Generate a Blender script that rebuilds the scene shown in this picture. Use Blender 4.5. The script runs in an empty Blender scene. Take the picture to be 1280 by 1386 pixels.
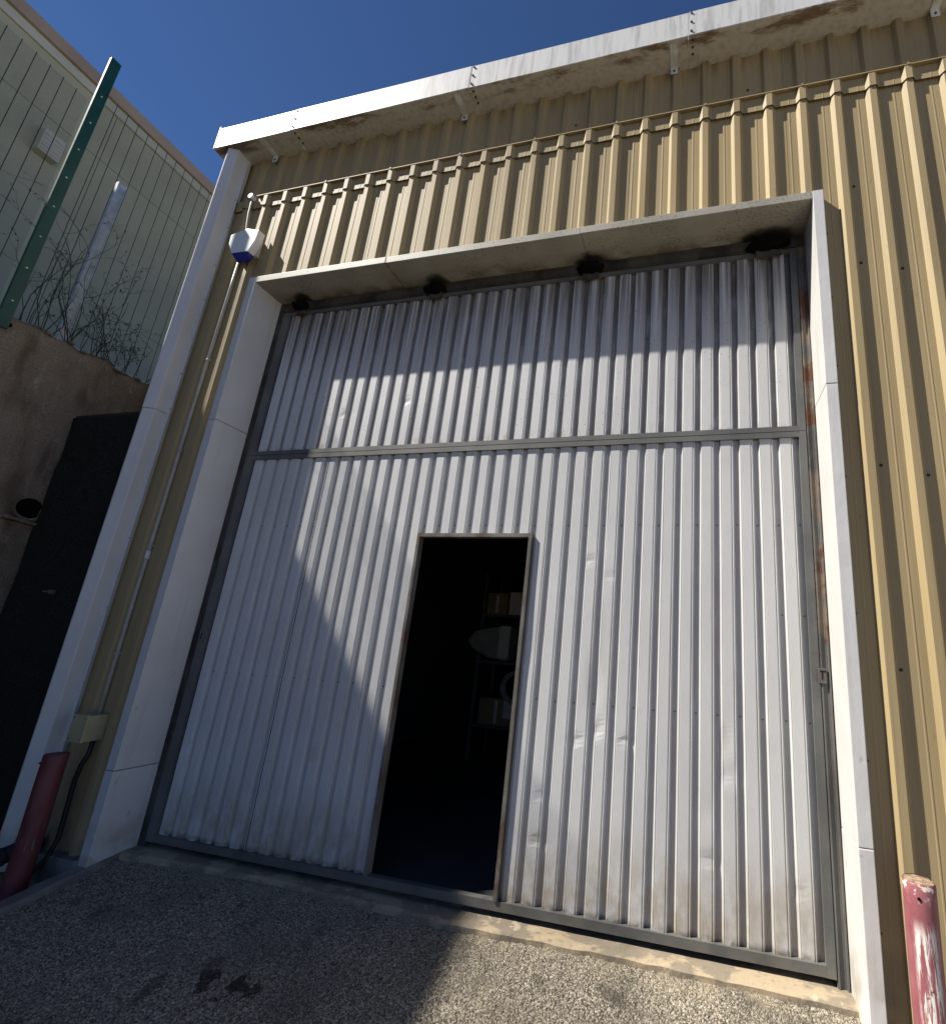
import bpy, bmesh, math, random
import numpy as np
from mathutils import Vector, Matrix
random.seed(7); rng = np.random.default_rng(7)
S = bpy.context.scene
COL = S.collection

# ------------------------------------------------------------------ camera
cd = bpy.data.cameras.new('camera'); cam = bpy.data.objects.new('camera', cd); COL.objects.link(cam)
cam.matrix_world = (Matrix.Translation((3.527, -2.3737, 1.347)) @ Matrix.Rotation(0.2316, 4, 'Z')
                    @ Matrix.Rotation(math.pi/2 + 0.2437, 4, 'X') @ Matrix.Rotation(0.0609, 4, 'Z'))
FPX, CX, CY, PW, PH = 616.4949, 808.07, 729.11, 1280.0, 1386.0
cd.sensor_fit = 'VERTICAL'; cd.sensor_height = 36.0; cd.sensor_width = 36.0
cd.lens = 36.0*FPX/PH
cd.shift_x = (PW/2 - CX)/PH
cd.shift_y = (CY - PH/2)/PH
cd.clip_start = 0.05; cd.clip_end = 3000
S.camera = cam

# ------------------------------------------------------------------ sky, sun, exposure
SUN_TRAVEL = Vector((0.625, 0.245, -0.741)).normalized()
w = bpy.data.worlds.new('World'); S.world = w; w.use_nodes = True
nt = w.node_tree; nt.nodes.clear()
sky = nt.nodes.new('ShaderNodeTexSky'); sky.sky_type = 'NISHITA'; sky.sun_disc = False
sky.sun_elevation = math.asin(-SUN_TRAVEL.z)
sky.sun_rotation = math.atan2(-SUN_TRAVEL.x, -SUN_TRAVEL.y)
sky.altitude = 200; sky.air_density = 0.55; sky.dust_density = 0.0; sky.ozone_density = 10.0
bg = nt.nodes.new('ShaderNodeBackground'); bg.inputs['Strength'].default_value = 0.074
wo = nt.nodes.new('ShaderNodeOutputWorld')
nt.links.new(sky.outputs[0], bg.inputs[0]); nt.links.new(bg.outputs[0], wo.inputs[0])
sl = bpy.data.lights.new('sun', 'SUN'); sl.energy = 5.0; sl.angle = math.radians(0.53); sl.color = (1.0, 0.95, 0.87)
sun = bpy.data.objects.new('sun', sl); COL.objects.link(sun)
sun.rotation_euler = SUN_TRAVEL.to_track_quat('-Z', 'Y').to_euler(); sun.location = (-8, -6, 14)
S.view_settings.view_transform = 'Standard'; S.view_settings.look = 'None'
S.view_settings.gamma = 1.0; S.view_settings.use_curve_mapping = False
S.view_settings.exposure = 0.82

# ------------------------------------------------------------------ material helpers
class Mat:
    def __init__(self, name, rough=0.6, metal=0.0, spec=0.5):
        self.m = bpy.data.materials.new(name); self.m.use_nodes = True
        self.t = self.m.node_tree; self.b = self.t.nodes['Principled BSDF']
        self.b.inputs['Roughness'].default_value = rough; self.b.inputs['Metallic'].default_value = metal
        self.b.inputs['Specular IOR Level'].default_value = spec
        self.g = self.t.nodes.new('ShaderNodeNewGeometry'); self.pos = self.g.outputs['Position']
        s = self.t.nodes.new('ShaderNodeSeparateXYZ'); self.t.links.new(self.pos, s.inputs[0])
        self.x, self.y, self.z = s.outputs
    def n(self, kind, **kw):
        nd = self.t.nodes.new(kind)
        for k, v in kw.items(): setattr(nd, k, v)
        return nd
    def L(self, a, b): self.t.links.new(a, b)
    def put(self, sock, v):
        if hasattr(v, 'is_output'): self.L(v, sock)
        else: sock.default_value = v
    def math(self, op, a, b=0.0, c=0.0):
        nd = self.n('ShaderNodeMath', operation=op)
        self.put(nd.inputs[0], a); self.put(nd.inputs[1], b); self.put(nd.inputs[2], c)
        return nd.outputs[0]
    def mul(self, *a):
        r = a[0]
        for q in a[1:]: r = self.math('MULTIPLY', r, q)
        return r
    def coord(self, sc=(1, 1, 1), off=(0, 0, 0)):
        mp = self.n('ShaderNodeMapping'); self.L(self.pos, mp.inputs[0])
        mp.inputs['Scale'].default_value = sc; mp.inputs['Location'].default_value = off
        return mp.outputs[0]
    def noise(self, scale, sc=(1, 1, 1), det=4, rough=0.55, off=(0, 0, 0), dist=0.0):
        nd = self.n('ShaderNodeTexNoise'); self.L(self.coord(sc, off), nd.inputs['Vector'])
        nd.inputs['Scale'].default_value = scale; nd.inputs['Detail'].default_value = det
        nd.inputs['Roughness'].default_value = rough; nd.inputs['Distortion'].default_value = dist
        return nd.outputs[0]
    def voro(self, scale, feature='F1', out='Distance', sc=(1, 1, 1)):
        nd = self.n('ShaderNodeTexVoronoi', feature=feature); self.L(self.coord(sc), nd.inputs['Vector'])
        nd.inputs['Scale'].default_value = scale
        return nd.outputs[out]
    def step(self, v, a, b):           # smooth 0..1 as v goes a -> b (a may exceed b)
        nd = self.n('ShaderNodeMapRange', interpolation_type='SMOOTHSTEP')
        lo, hi, o0, o1 = (a, b, 0.0, 1.0) if a < b else (b, a, 1.0, 0.0)
        self.put(nd.inputs['Value'], v); nd.inputs['From Min'].default_value = lo; nd.inputs['From Max'].default_value = hi
        nd.inputs['To Min'].default_value = o0; nd.inputs['To Max'].default_value = o1
        return nd.outputs[0]
    def mix(self, f, a, b):
        nd = self.n('ShaderNodeMix', data_type='RGBA')
        self.put(nd.inputs[0], f)
        for i, v in ((6, a), (7, b)):
            if isinstance(v, tuple): v = (*v[:3], 1.0)
            self.put(nd.inputs[i], v)
        return nd.outputs[2]
    def color(self, c):
        if isinstance(c, tuple): c = (*c[:3], 1.0)
        self.put(self.b.inputs['Base Color'], c)
    def rough(self, v): self.put(self.b.inputs['Roughness'], v)
    def bump(self, h, dist=0.002, strength=1.0, prev=None):
        nd = self.n('ShaderNodeBump'); nd.inputs['Distance'].default_value = dist; nd.inputs['Strength'].default_value = strength
        self.L(h, nd.inputs['Height'])
        if prev is not None: self.L(prev, nd.inputs['Normal'])
        self.L(nd.outputs[0], self.b.inputs['Normal']); return nd.outputs[0]

M = {}
def plain(name, c, rough=0.6, metal=0.0, var=0.12, scale=9.0, bump=0.0):
    m = Mat(name, rough, metal)
    n = m.noise(scale, det=5)
    d = tuple(max(0, v*(1-var)) for v in c); u = tuple(min(1, v*(1+var)) for v in c)
    m.color(m.mix(m.step(n, 0.3, 0.7), d, u))
    if bump: m.bump(m.noise(scale*8, det=4), bump, 0.6)
    M[name] = m.m; return m

def make_materials():
    # painted door sheets: light grey-white, dirt from the hood, grime and painted-in shade in the grooves, rust on the rib edges
    m = Mat('door_paint', 0.5, 0.0, 0.3)
    base = m.mix(m.step(m.noise(1.7, det=3), 0.3, 0.7), (0.55, 0.548, 0.538), (0.61, 0.607, 0.595))
    base = m.mix(m.mul(m.step(m.noise(60, (1, 1, 0.25), det=3), 0.45, 0.8), 0.25), base, (0.47, 0.46, 0.44))
    up = m.step(m.z, 2.66, 2.70)
    # long run-off streaks hanging from the header, strongest at the top
    st = m.step(m.noise(1.0, (34, 8, 0.55), det=5, rough=0.65), 0.36, 0.58)
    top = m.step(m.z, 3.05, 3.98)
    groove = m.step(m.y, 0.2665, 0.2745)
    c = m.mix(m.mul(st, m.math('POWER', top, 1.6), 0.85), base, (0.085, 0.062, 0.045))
    c = m.mix(m.mul(groove, m.math('ADD', m.math('MULTIPLY_ADD', top, 0.35, 0.30), m.math('MULTIPLY', up, 0.32)), m.step(m.noise(7, (3, 1, 0.6), det=4), 0.10, 0.55)), c, (0.085, 0.072, 0.060))  # run-off grime towards the top, plus the grooves' own shade painted in
    # thin rust-brown line where the rib edge has lost its paint
    edge = m.mul(m.step(m.y, 0.2622, 0.2635), m.step(m.y, 0.2700, 0.2655))
    c = m.mix(m.mul(edge, m.step(m.noise(5, (2, 1, 0.3), det=3), 0.42, 0.68), 0.30), c, (0.32, 0.235, 0.15))
    # chips and spots, mostly on the upper leaf
    sp = m.step(m.voro(42, sc=(1, 1, 0.7)), 0.17, 0.10)
    sp = m.mul(sp, m.step(m.noise(5, det=3), 0.50, 0.62), m.math('MULTIPLY_ADD', up, 0.8, 0.12))
    c = m.mix(sp, c, (0.13, 0.10, 0.085))
    # splash dirt at the foot of the sheets and at the foot of the upper leaf
    foot = m.mul(m.step(m.z, 0.55, 0.04), m.step(m.noise(4.5, (2.5, 1, 1.1), det=6, rough=0.7), 0.30, 0.66))
    c = m.mix(m.mul(foot, 0.85), c, (0.33, 0.27, 0.19))
    foot2 = m.mul(m.step(m.z, 0.085, 0.045), m.step(m.noise(26, det=4), 0.35, 0.6))
    c = m.mix(m.mul(foot2, 0.8), c, (0.10, 0.075, 0.055))
    foot3 = m.mul(up, m.step(m.z, 2.80, 2.70), m.step(m.noise(17, (2, 1, 0.8), det=4), 0.5, 0.7))
    c = m.mix(m.mul(foot3, 0.7), c, (0.27, 0.16, 0.09))
    scr = m.mul(m.step(m.noise(1, (150, 20, 6), det=2), 0.66, 0.74), m.step(m.noise(2.2, det=2), 0.52, 0.66))
    c = m.mix(m.mul(scr, 0.5), c, (0.30, 0.29, 0.28))
    c = m.mix(m.mul(m.n('ShaderNodeObjectInfo').outputs['Random'], 0.16), c, (0.40, 0.39, 0.375))
    m.color(c); m.rough(m.math('MULTIPLY_ADD', m.noise(14, det=4), 0.25, 0.42))
    m.bump(m.noise(6, (1, 1, 0.35), det=3), 0.0035, 0.35)
    M['door_paint'] = m.m

    # ochre wall sheets
    m = Mat('cladding_paint', 0.62, 0.0, 0.22)
    c = m.mix(m.step(m.noise(1.3, (3, 3, 0.5), det=4), 0.3, 0.7), (0.35, 0.266, 0.136), (0.41, 0.315, 0.165))
    c = m.mix(m.mul(m.step(m.noise(1, (40, 40, 0.7), det=5, rough=0.65), 0.5, 0.72), 0.35), c, (0.20, 0.155, 0.095))
    c = m.mix(m.mul(m.step(m.z, 5.30, 5.60), m.step(m.noise(1, (14, 14, 1.3), det=5), 0.42, 0.62), 0.75), c, (0.13, 0.095, 0.06))
    c = m.mix(m.mul(m.step(m.z, 0.5, 0.0), m.step(m.noise(6, det=5), 0.4, 0.65), 0.6), c, (0.16, 0.14, 0.11))
    c = m.mix(m.mul(m.n('ShaderNodeObjectInfo').outputs['Random'], 0.28), c, (0.26, 0.215, 0.13))
    c = m.mix(m.mul(m.step(m.noise(28, (1, 1, 0.4), det=5, rough=0.7), 0.64, 0.72), 0.5), c, (0.19, 0.155, 0.10))
    m.color(c); m.bump(m.noise(5, (1, 1, 0.3), det=3), 0.004, 0.35)
    M['cladding_paint'] = m.m

    # white flashings of the opening and the corner
    m = Mat('white_trim', 0.38, 0.0, 0.5)
    c = m.mix(m.step(m.noise(2.2, det=4), 0.3, 0.7), (0.59, 0.582, 0.56), (0.645, 0.637, 0.615))
    c = m.mix(m.mul(m.step(m.noise(1, (22, 22, 1.1), det=5), 0.55, 0.75), 0.3), c, (0.40, 0.38, 0.33))
    c = m.mix(m.mul(m.step(m.z, 0.35, -0.05), m.step(m.noise(7, det=5), 0.4, 0.65), 0.7), c, (0.36, 0.31, 0.23))
    c = m.mix(m.mul(m.step(m.noise(1, (30, 30, 9), det=4, off=(2, 1, 3)), 0.66, 0.72), m.step(m.z, 2.2, 0.4), 0.6), c, (0.28, 0.26, 0.24))
    c = m.mix(m.mul(m.step(m.voro(16), 0.07, 0.04), m.step(m.noise(3, det=2), 0.50, 0.60), 0.7), c, (0.16, 0.13, 0.10))
    m.color(c); m.bump(m.noise(5, (1, 1, 0.6), det=4, rough=0.5), 0.014, 0.5)
    M['white_trim'] = m.m

    # the hood over the door: mottled with black mould specks, brown along the back
    m = Mat('hood_paint', 0.55, 0.0, 0.3)
    c = m.mix(m.step(m.noise(3, det=4), 0.3, 0.7), (0.30, 0.278, 0.225), (0.385, 0.36, 0.30))
    sp = m.mul(m.step(m.noise(70, det=4, rough=0.7), 0.52, 0.62), m.step(m.noise(3.2, det=3), 0.40, 0.62))
    c = m.mix(m.mul(sp, 0.85), c, (0.09, 0.07, 0.055))
    back = m.mul(m.step(m.y, 0.10, 0.27), m.step(m.noise(6, (1, 1.5, 1), det=5), 0.36, 0.6))
    c = m.mix(m.mul(back, 0.8), c, (0.11, 0.075, 0.05))
    dj = m.math('ABSOLUTE', m.math('ADD', m.math('SUBTRACT', m.x, 1.206), m.math('MULTIPLY_ADD', m.noise(16, det=4), 0.05, -0.025)))
    c = m.mix(m.mul(m.step(dj, 0.016, 0.003), m.step(m.noise(22, det=3), 0.35, 0.6), 0.85), c, (0.16, 0.085, 0.045))
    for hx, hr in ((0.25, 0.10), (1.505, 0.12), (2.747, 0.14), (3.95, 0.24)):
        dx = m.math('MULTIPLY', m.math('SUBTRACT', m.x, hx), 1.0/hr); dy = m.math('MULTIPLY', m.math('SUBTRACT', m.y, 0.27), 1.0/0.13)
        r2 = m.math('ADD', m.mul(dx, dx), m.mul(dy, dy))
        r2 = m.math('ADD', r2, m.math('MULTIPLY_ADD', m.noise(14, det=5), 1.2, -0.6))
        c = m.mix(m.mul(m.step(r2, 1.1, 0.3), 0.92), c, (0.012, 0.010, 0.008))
    m.color(c); m.bump(m.noise(40, det=3), 0.001, 0.5)
    M['hood_paint'] = m.m

    # gutter: weathered white, grey runs down the front, rust-brown blotches below
    m = Mat('gutter_paint', 0.5, 0.0, 0.4)
    c = m.mix(m.step(m.noise(1, (28, 28, 2.2), det=5, rough=0.6), 0.42, 0.70), (0.64, 0.64, 0.62), (0.44, 0.43, 0.41))
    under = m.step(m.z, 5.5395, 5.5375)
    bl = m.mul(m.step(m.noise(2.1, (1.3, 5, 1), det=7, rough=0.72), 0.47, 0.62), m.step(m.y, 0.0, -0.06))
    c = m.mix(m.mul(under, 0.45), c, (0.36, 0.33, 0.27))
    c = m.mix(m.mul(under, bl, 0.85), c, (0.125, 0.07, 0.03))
    m.color(c)
    M['gutter_paint'] = m.m

    # galvanised steel of the door frames
    m = Mat('frame_steel', 0.55, 0.0, 0.4)
    c = m.mix(m.step(m.noise(3, (1, 1, 1), det=5), 0.3, 0.7), (0.085, 0.087, 0.083), (0.135, 0.135, 0.127))
    c = m.mix(m.mul(m.step(m.noise(30, (1, 1, 1), det=3), 0.55, 0.75), 0.5), c, (0.075, 0.072, 0.068))
    c = m.mix(m.mul(m.step(m.z, 0.12, 0.0), m.step(m.noise(10, det=4), 0.3, 0.7), 0.35), c, (0.22, 0.19, 0.145))
    m.color(c); m.bump(m.noise(25, det=3), 0.001, 0.5)
    M['frame_steel'] = m.m
    m = Mat('rusty_steel', 0.75, 0.1, 0.3)
    c = m.mix(m.step(m.noise(5, (1, 1, 0.5), det=5), 0.42, 0.55), (0.13, 0.125, 0.115), (0.24, 0.195, 0.145))
    c = m.mix(m.step(m.noise(3.6, (1.5, 1, 0.8), det=7, rough=0.7, off=(2, 0, 1)), 0.47, 0.60), c, (0.13, 0.060, 0.030))
    c = m.mix(m.step(m.noise(7, (1.5, 1, 0.6), det=6, rough=0.7, off=(7, 1, 0)), 0.56, 0.66), c, (0.045, 0.03, 0.022))
    m.color(c); m.bump(m.noise(60, det=5), 0.0025, 0.7)
    M['rusty_steel'] = m.m
    m = Mat('dirty_steel', 0.8, 0.0, 0.3)
    c = m.mix(m.step(m.noise(4, (1, 1, 0.5), det=6, rough=0.65), 0.35, 0.65), (0.026, 0.024, 0.022), (0.085, 0.078, 0.068))
    c = m.mix(m.mul(m.step(m.noise(5, (1.5, 1, 0.5), det=6, rough=0.7, off=(5, 0, 2)), 0.56, 0.68), 0.8), c, (0.13, 0.07, 0.038))
    m.color(c); m.bump(m.noise(60, det=5), 0.0025, 0.7)
    M['dirty_steel'] = m.m
    m = Mat('post_steel', 0.65, 0.0, 0.35)
    c = m.mix(m.step(m.noise(5, (1, 1, 0.4), det=5), 0.35, 0.65), (0.075, 0.078, 0.076), (0.14, 0.14, 0.132))
    hi = m.math('MULTIPLY_ADD', m.step(m.z, 1.25, 1.42), 0.9, 0.1)
    c = m.mix(m.mul(m.step(m.noise(3.4, (2, 1, 0.7), det=7, rough=0.7, off=(2, 0, 1)), 0.44, 0.56), hi, 0.85), c, (0.22, 0.17, 0.125))
    c = m.mix(m.mul(m.step(m.noise(3.0, (2, 1, 0.8), det=7, rough=0.72, off=(6, 0, 3)), 0.50, 0.57), hi), c, (0.135, 0.052, 0.022))
    m.color(c); m.bump(m.noise(60, det=5), 0.002, 0.7)
    M['post_steel'] = m.m
    m = Mat('worn_steel', 0.7, 0.0, 0.3)
    c = m.mix(m.step(m.noise(6, (1, 1, 0.5), det=5), 0.35, 0.65), (0.10, 0.092, 0.082), (0.19, 0.172, 0.15))
    c = m.mix(m.mul(m.step(m.noise(4.2, (1.5, 1, 0.8), det=7, rough=0.7, off=(9, 0, 4)), 0.50, 0.62), 0.85), c, (0.10, 0.055, 0.035))
    m.color(c); m.bump(m.noise(60, det=5), 0.002, 0.7)
    M['worn_steel'] = m.m

    # drive: coarse aggregate set in concrete
    m = Mat('aggregate', 0.9, 0.0, 0.2)
    nd = m.n('ShaderNodeTexVoronoi', feature='F1'); nd.inputs['Scale'].default_value = 125
    wp = m.n('ShaderNodeVectorMath', operation='MULTIPLY_ADD'); wn = m.n('ShaderNodeTexNoise'); m.L(m.pos, wn.inputs['Vector']); wn.inputs['Scale'].default_value = 60
    m.L(wn.outputs['Color'], wp.inputs[0]); wp.inputs[1].default_value = (0.016, 0.016, 0.016); m.L(m.pos, wp.inputs[2])
    m.L(wp.outputs[0], nd.inputs['Vector']); nd.inputs['Randomness'].default_value = 1.0
    cell, dist = nd.outputs['Color'], nd.outputs['Distance']; s = m.n('ShaderNodeSeparateColor'); m.L(cell, s.inputs[0])
    c = m.mix(m.step(s.outputs[0], 0.1, 0.9), (0.25, 0.218, 0.168), (0.56, 0.485, 0.365))
    c = m.mix(m.step(s.outputs[1], 0.90, 0.95), c, (0.60, 0.53, 0.41))
    c = m.mix(m.step(dist, 0.42, 0.75), c, (0.085, 0.074, 0.058))
    c = m.mix(m.mul(m.step(m.noise(38, det=5, rough=0.7), 0.42, 0.62), 0.40), c, (0.20, 0.175, 0.135))
    c = m.mix(m.mul(m.step(m.noise(2.2, det=6, rough=0.65), 0.45, 0.7), 0.5), c, (0.13, 0.115, 0.092))
    c = m.mix(m.mul(m.step(m.noise(6.5, det=4, off=(3, 5, 0)), 0.60, 0.68), 0.6), c, (0.075, 0.066, 0.054))
    c = m.mix(m.mul(m.step(m.y, 0.02, 0.19), m.step(m.noise(8, det=5), 0.40, 0.62), 0.6), c, (0.36, 0.30, 0.21))
    # oil drips
    ox = m.math('SUBTRACT', m.x, 1.52); oy = m.math('SUBTRACT', m.y, -0.37)
    r2 = m.math('ADD', m.mul(ox, ox, 9.0), m.mul(oy, oy, 90.0))
    c = m.mix(m.mul(m.step(r2, 0.6, 0.2), m.step(m.noise(13, det=5), 0.50, 0.56), 0.8), c, (0.022, 0.015, 0.014))
    m.color(c)
    b = m.bump(m.math('SUBTRACT', 1.0, dist), 0.008, 1.0)
    m.bump(m.noise(260, det=3), 0.002, 0.6, prev=b)
    M['aggregate'] = m.m
    m = Mat('yard', 0.9, 0.0, 0.2)
    c = m.mix(m.step(m.noise(3, det=8, rough=0.7), 0.3, 0.7), (0.21, 0.18, 0.135), (0.31, 0.268, 0.205))
    m.color(c); m.bump(m.noise(60, det=6), 0.01, 0.8)
    M['yard'] = m.m
    # sill: flaking cream paint over concrete
    m = Mat('sill_concrete', 0.85, 0.0, 0.2)
    c = m.mix(m.step(m.noise(4, (1, 1.6, 1), det=6, rough=0.65), 0.46, 0.54), (0.40, 0.32, 0.215), (0.245, 0.205, 0.15))
    c = m.mix(m.mul(m.step(m.noise(9, det=6, rough=0.7, off=(3, 0, 0)), 0.60, 0.66), 0.8), c, (0.52, 0.44, 0.32))
    c = m.mix(m.mul(m.step(m.noise(30, det=5), 0.55, 0.75), 0.5), c, (0.12, 0.10, 0.075))
    m.color(c); m.bump(m.noise(22, det=7, rough=0.7), 0.008, 0.7)
    M['sill_concrete'] = m.m
    plain('kerb_concrete', (0.17, 0.16, 0.145), 0.9, 0, 0.3, 7, 0.004)
    # brown stained old concrete
    m = Mat('old_concrete', 0.92, 0.0, 0.15)
    c = m.mix(m.step(m.noise(1.3, (1, 1, 0.7), det=7, rough=0.65), 0.32, 0.68), (0.16, 0.122, 0.086), (0.33, 0.268, 0.20))
    c = m.mix(m.mul(m.step(m.noise(9, (1, 1.5, 0.8), det=7, rough=0.75), 0.57, 0.70), 0.7), c, (0.45, 0.41, 0.36))
    c = m.mix(m.mul(m.step(m.noise(3, (1, 2.2, 0.5), det=5), 0.52, 0.7), 0.6), c, (0.085, 0.055, 0.035))
    c = m.mix(m.mul(m.step(m.voro(19), 0.10, 0.05), m.step(m.noise(4, det=2), 0.5, 0.6)), c, (0.02, 0.016, 0.012))
    b = m.bump(m.noise(14, det=8, rough=0.75), 0.03, 0.9); m.bump(m.noise(90, det=5, rough=0.7), 0.006, 0.9, prev=b)
    sc_ = m.mul(m.step(m.noise(1, (6, 60, 9), det=3, rough=0.5, off=(1, 2, 7)), 0.66, 0.70), m.step(m.noise(3, det=2), 0.45, 0.6))
    c = m.mix(m.mul(sc_, 0.6), c, (0.42, 0.36, 0.29))
    c = m.mix(m.mul(m.step(m.noise(120, det=4, rough=0.7), 0.45, 0.65), 0.5), c, (0.07, 0.052, 0.036))
    m.color(c)
    M['old_concrete'] = m.m
    plain('soil', (0.13, 0.10, 0.07), 0.95, 0, 0.3, 6, 0.01)
    # bollards: faded red, white scrape showing on the worn one
    for nm, wear in (('bollard_red', 0.0), ('bollard_scraped', 1.0)):
        m = Mat(nm, 0.5, 0.0, 0.4)
        c = m.mix(m.step(m.noise(9, (1, 1, 0.5), det=5), 0.3, 0.7), *(((0.22, 0.062, 0.076), (0.30, 0.11, 0.122)) if wear else ((0.11, 0.024, 0.029), (0.16, 0.045, 0.05))))
        if wear:
            zone = m.mul(m.step(m.z, 0.00, 0.09), m.step(m.z, 0.475, 0.40), m.step(m.x, 4.288, 4.300), m.step(m.x, 4.375, 4.35))
            s1 = m.mul(zone, m.step(m.noise(1, (75, 60, 5), det=5, rough=0.7), 0.46, 0.54))
            c = m.mix(s1, c, (0.70, 0.67, 0.62))
            s2 = m.mul(s1, m.step(m.noise(1, (90, 70, 14), det=4, off=(4, 2, 0)), 0.58, 0.66))
            c = m.mix(s2, c, (0.30, 0.19, 0.10))
            c = m.mix(m.mul(m.step(m.z, 0.50, 0.58), m.step(m.noise(45, det=4), 0.54, 0.60)), c, (0.62, 0.56, 0.46))
        else:
            s1 = m.mul(m.step(m.z, 0.02, 0.10), m.step(m.z, 0.22, 0.14), m.step(m.noise(1, (80, 60, 7), det=4), 0.54, 0.64))
            c = m.mix(m.mul(s1, 0.5), c, (0.36, 0.26, 0.25))
        c = m.mix(m.step(m.noise(38, det=5), 0.66, 0.70), c, (0.12, 0.06, 0.04))
        m.color(c); m.bump(m.noise(60, det=4), 0.001, 0.6)
        M[nm] = m.m
    m = Mat('rust_cap', 0.8); m.color(m.mix(m.step(m.noise(55, det=5), 0.4, 0.6), (0.20, 0.12, 0.075), (0.36, 0.27, 0.19))); M['rust_cap'] = m.m
    plain('alarm_white', (0.74, 0.77, 0.77), 0.35, 0, 0.03, 6)
    m = Mat('alarm_blue', 0.18); m.color((0.006, 0.012, 0.20)); M['alarm_blue'] = m.m
    plain('conduit_grey', (0.40, 0.38, 0.33), 0.5, 0, 0.1)
    plain('conduit_white', (0.74, 0.70, 0.70), 0.45, 0, 0.06)
    plain('box_cream', (0.40, 0.36, 0.21), 0.5, 0, 0.1)
    plain('black_rubber', (0.012, 0.012, 0.013), 0.6, 0, 0.3)
    plain('grease_hole_black', (0.004, 0.0035, 0.003), 0.9, 0, 0.5, 40, 0.004).b.inputs['Specular IOR Level'].default_value = 0.1  # black of the greased hinges, also painted-in shade for holes and slots
    plain('screw_dark', (0.02, 0.018, 0.016), 0.6)
    plain('post_green', (0.007, 0.060, 0.043), 0.45, 0, 0.15)
    plain('wire_green', (0.010, 0.030, 0.022), 0.5, 0, 0.1)
    plain('galvanised', (0.60, 0.62, 0.62), 0.5, 0.0, 0.2, 14)
    plain('neighbour_wall', (0.40, 0.375, 0.25), 0.75, 0, 0.08, 1.2)
    plain('neighbour_band', (0.50, 0.48, 0.38), 0.7, 0, 0.06, 2)
    plain('neighbour_fascia', (0.36, 0.265, 0.185), 0.7, 0, 0.1, 2)
    plain('twig', (0.06, 0.046, 0.032), 0.9, 0, 0.3, 30)
    plain('dry_leaf', (0.055, 0.055, 0.03), 0.9, 0, 0.4, 30)
    m = Mat('shade_cloth', 0.95, 0, 0.1)
    m.color(m.mix(m.step(m.noise(1, (60, 60, 240), det=3), 0.45, 0.6), (0.010, 0.012, 0.0095), (0.034, 0.035, 0.028))); M['shade_cloth'] = m.m
    plain('gate_steel', (0.012, 0.012, 0.012), 0.5)
    plain('dark_inside', (0.10, 0.10, 0.10), 0.9)
    plain('floor_slab', (0.06, 0.062, 0.062), 0.7, 0, 0.2, 3)
    plain('carton', (0.30, 0.22, 0.13), 0.85); plain('paper', (0.65, 0.65, 0.62), 0.8); plain('rack_steel', (0.09, 0.1, 0.12), 0.5)
    plain('sack_white', (0.34, 0.34, 0.31), 0.8, 0, 0.1, 8, 0.004)
    plain('hose', (0.30, 0.29, 0.27), 0.5)
make_materials()

# ------------------------------------------------------------------ object helpers
def thing(name, base, label, cat, group=None):
    o = bpy.data.objects.new(name, None); COL.objects.link(o); o.location = base
    o.empty_display_size = 0.1
    o['label'] = label; o['category'] = cat
    if group: o['group'] = group
    return o
def tag(o, label, cat, group=None):
    o['label'] = label; o['category'] = cat
    if group: o['group'] = group
    return o
def world_base(p):
    v = Vector((0, 0, 0))
    while p is not None:
        v += p.location; p = p.parent
    return v
def link(name, me, mat=None, parent=None, base=(0, 0, 0), smooth=False, kind=None):
    """mesh is given in world coordinates relative to base"""
    if mat is not None and not me.materials: me.materials.append(M[mat])
    if smooth:
        for p in me.polygons: p.use_smooth = True
    o = bpy.data.objects.new(name, me); COL.objects.link(o)
    if parent is not None:
        o.parent = parent; o.location = Vector(base) - world_base(parent)
    else:
        o.location = base
    if kind: o['kind'] = kind
    return o
def mesh(vs, fs, name='m'):
    me = bpy.data.meshes.new(name); me.from_pydata([tuple(v) for v in vs], [], fs); me.update(); return me
def recentre(me, base):
    me.transform(Matrix.Translation(-Vector(base)))
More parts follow.
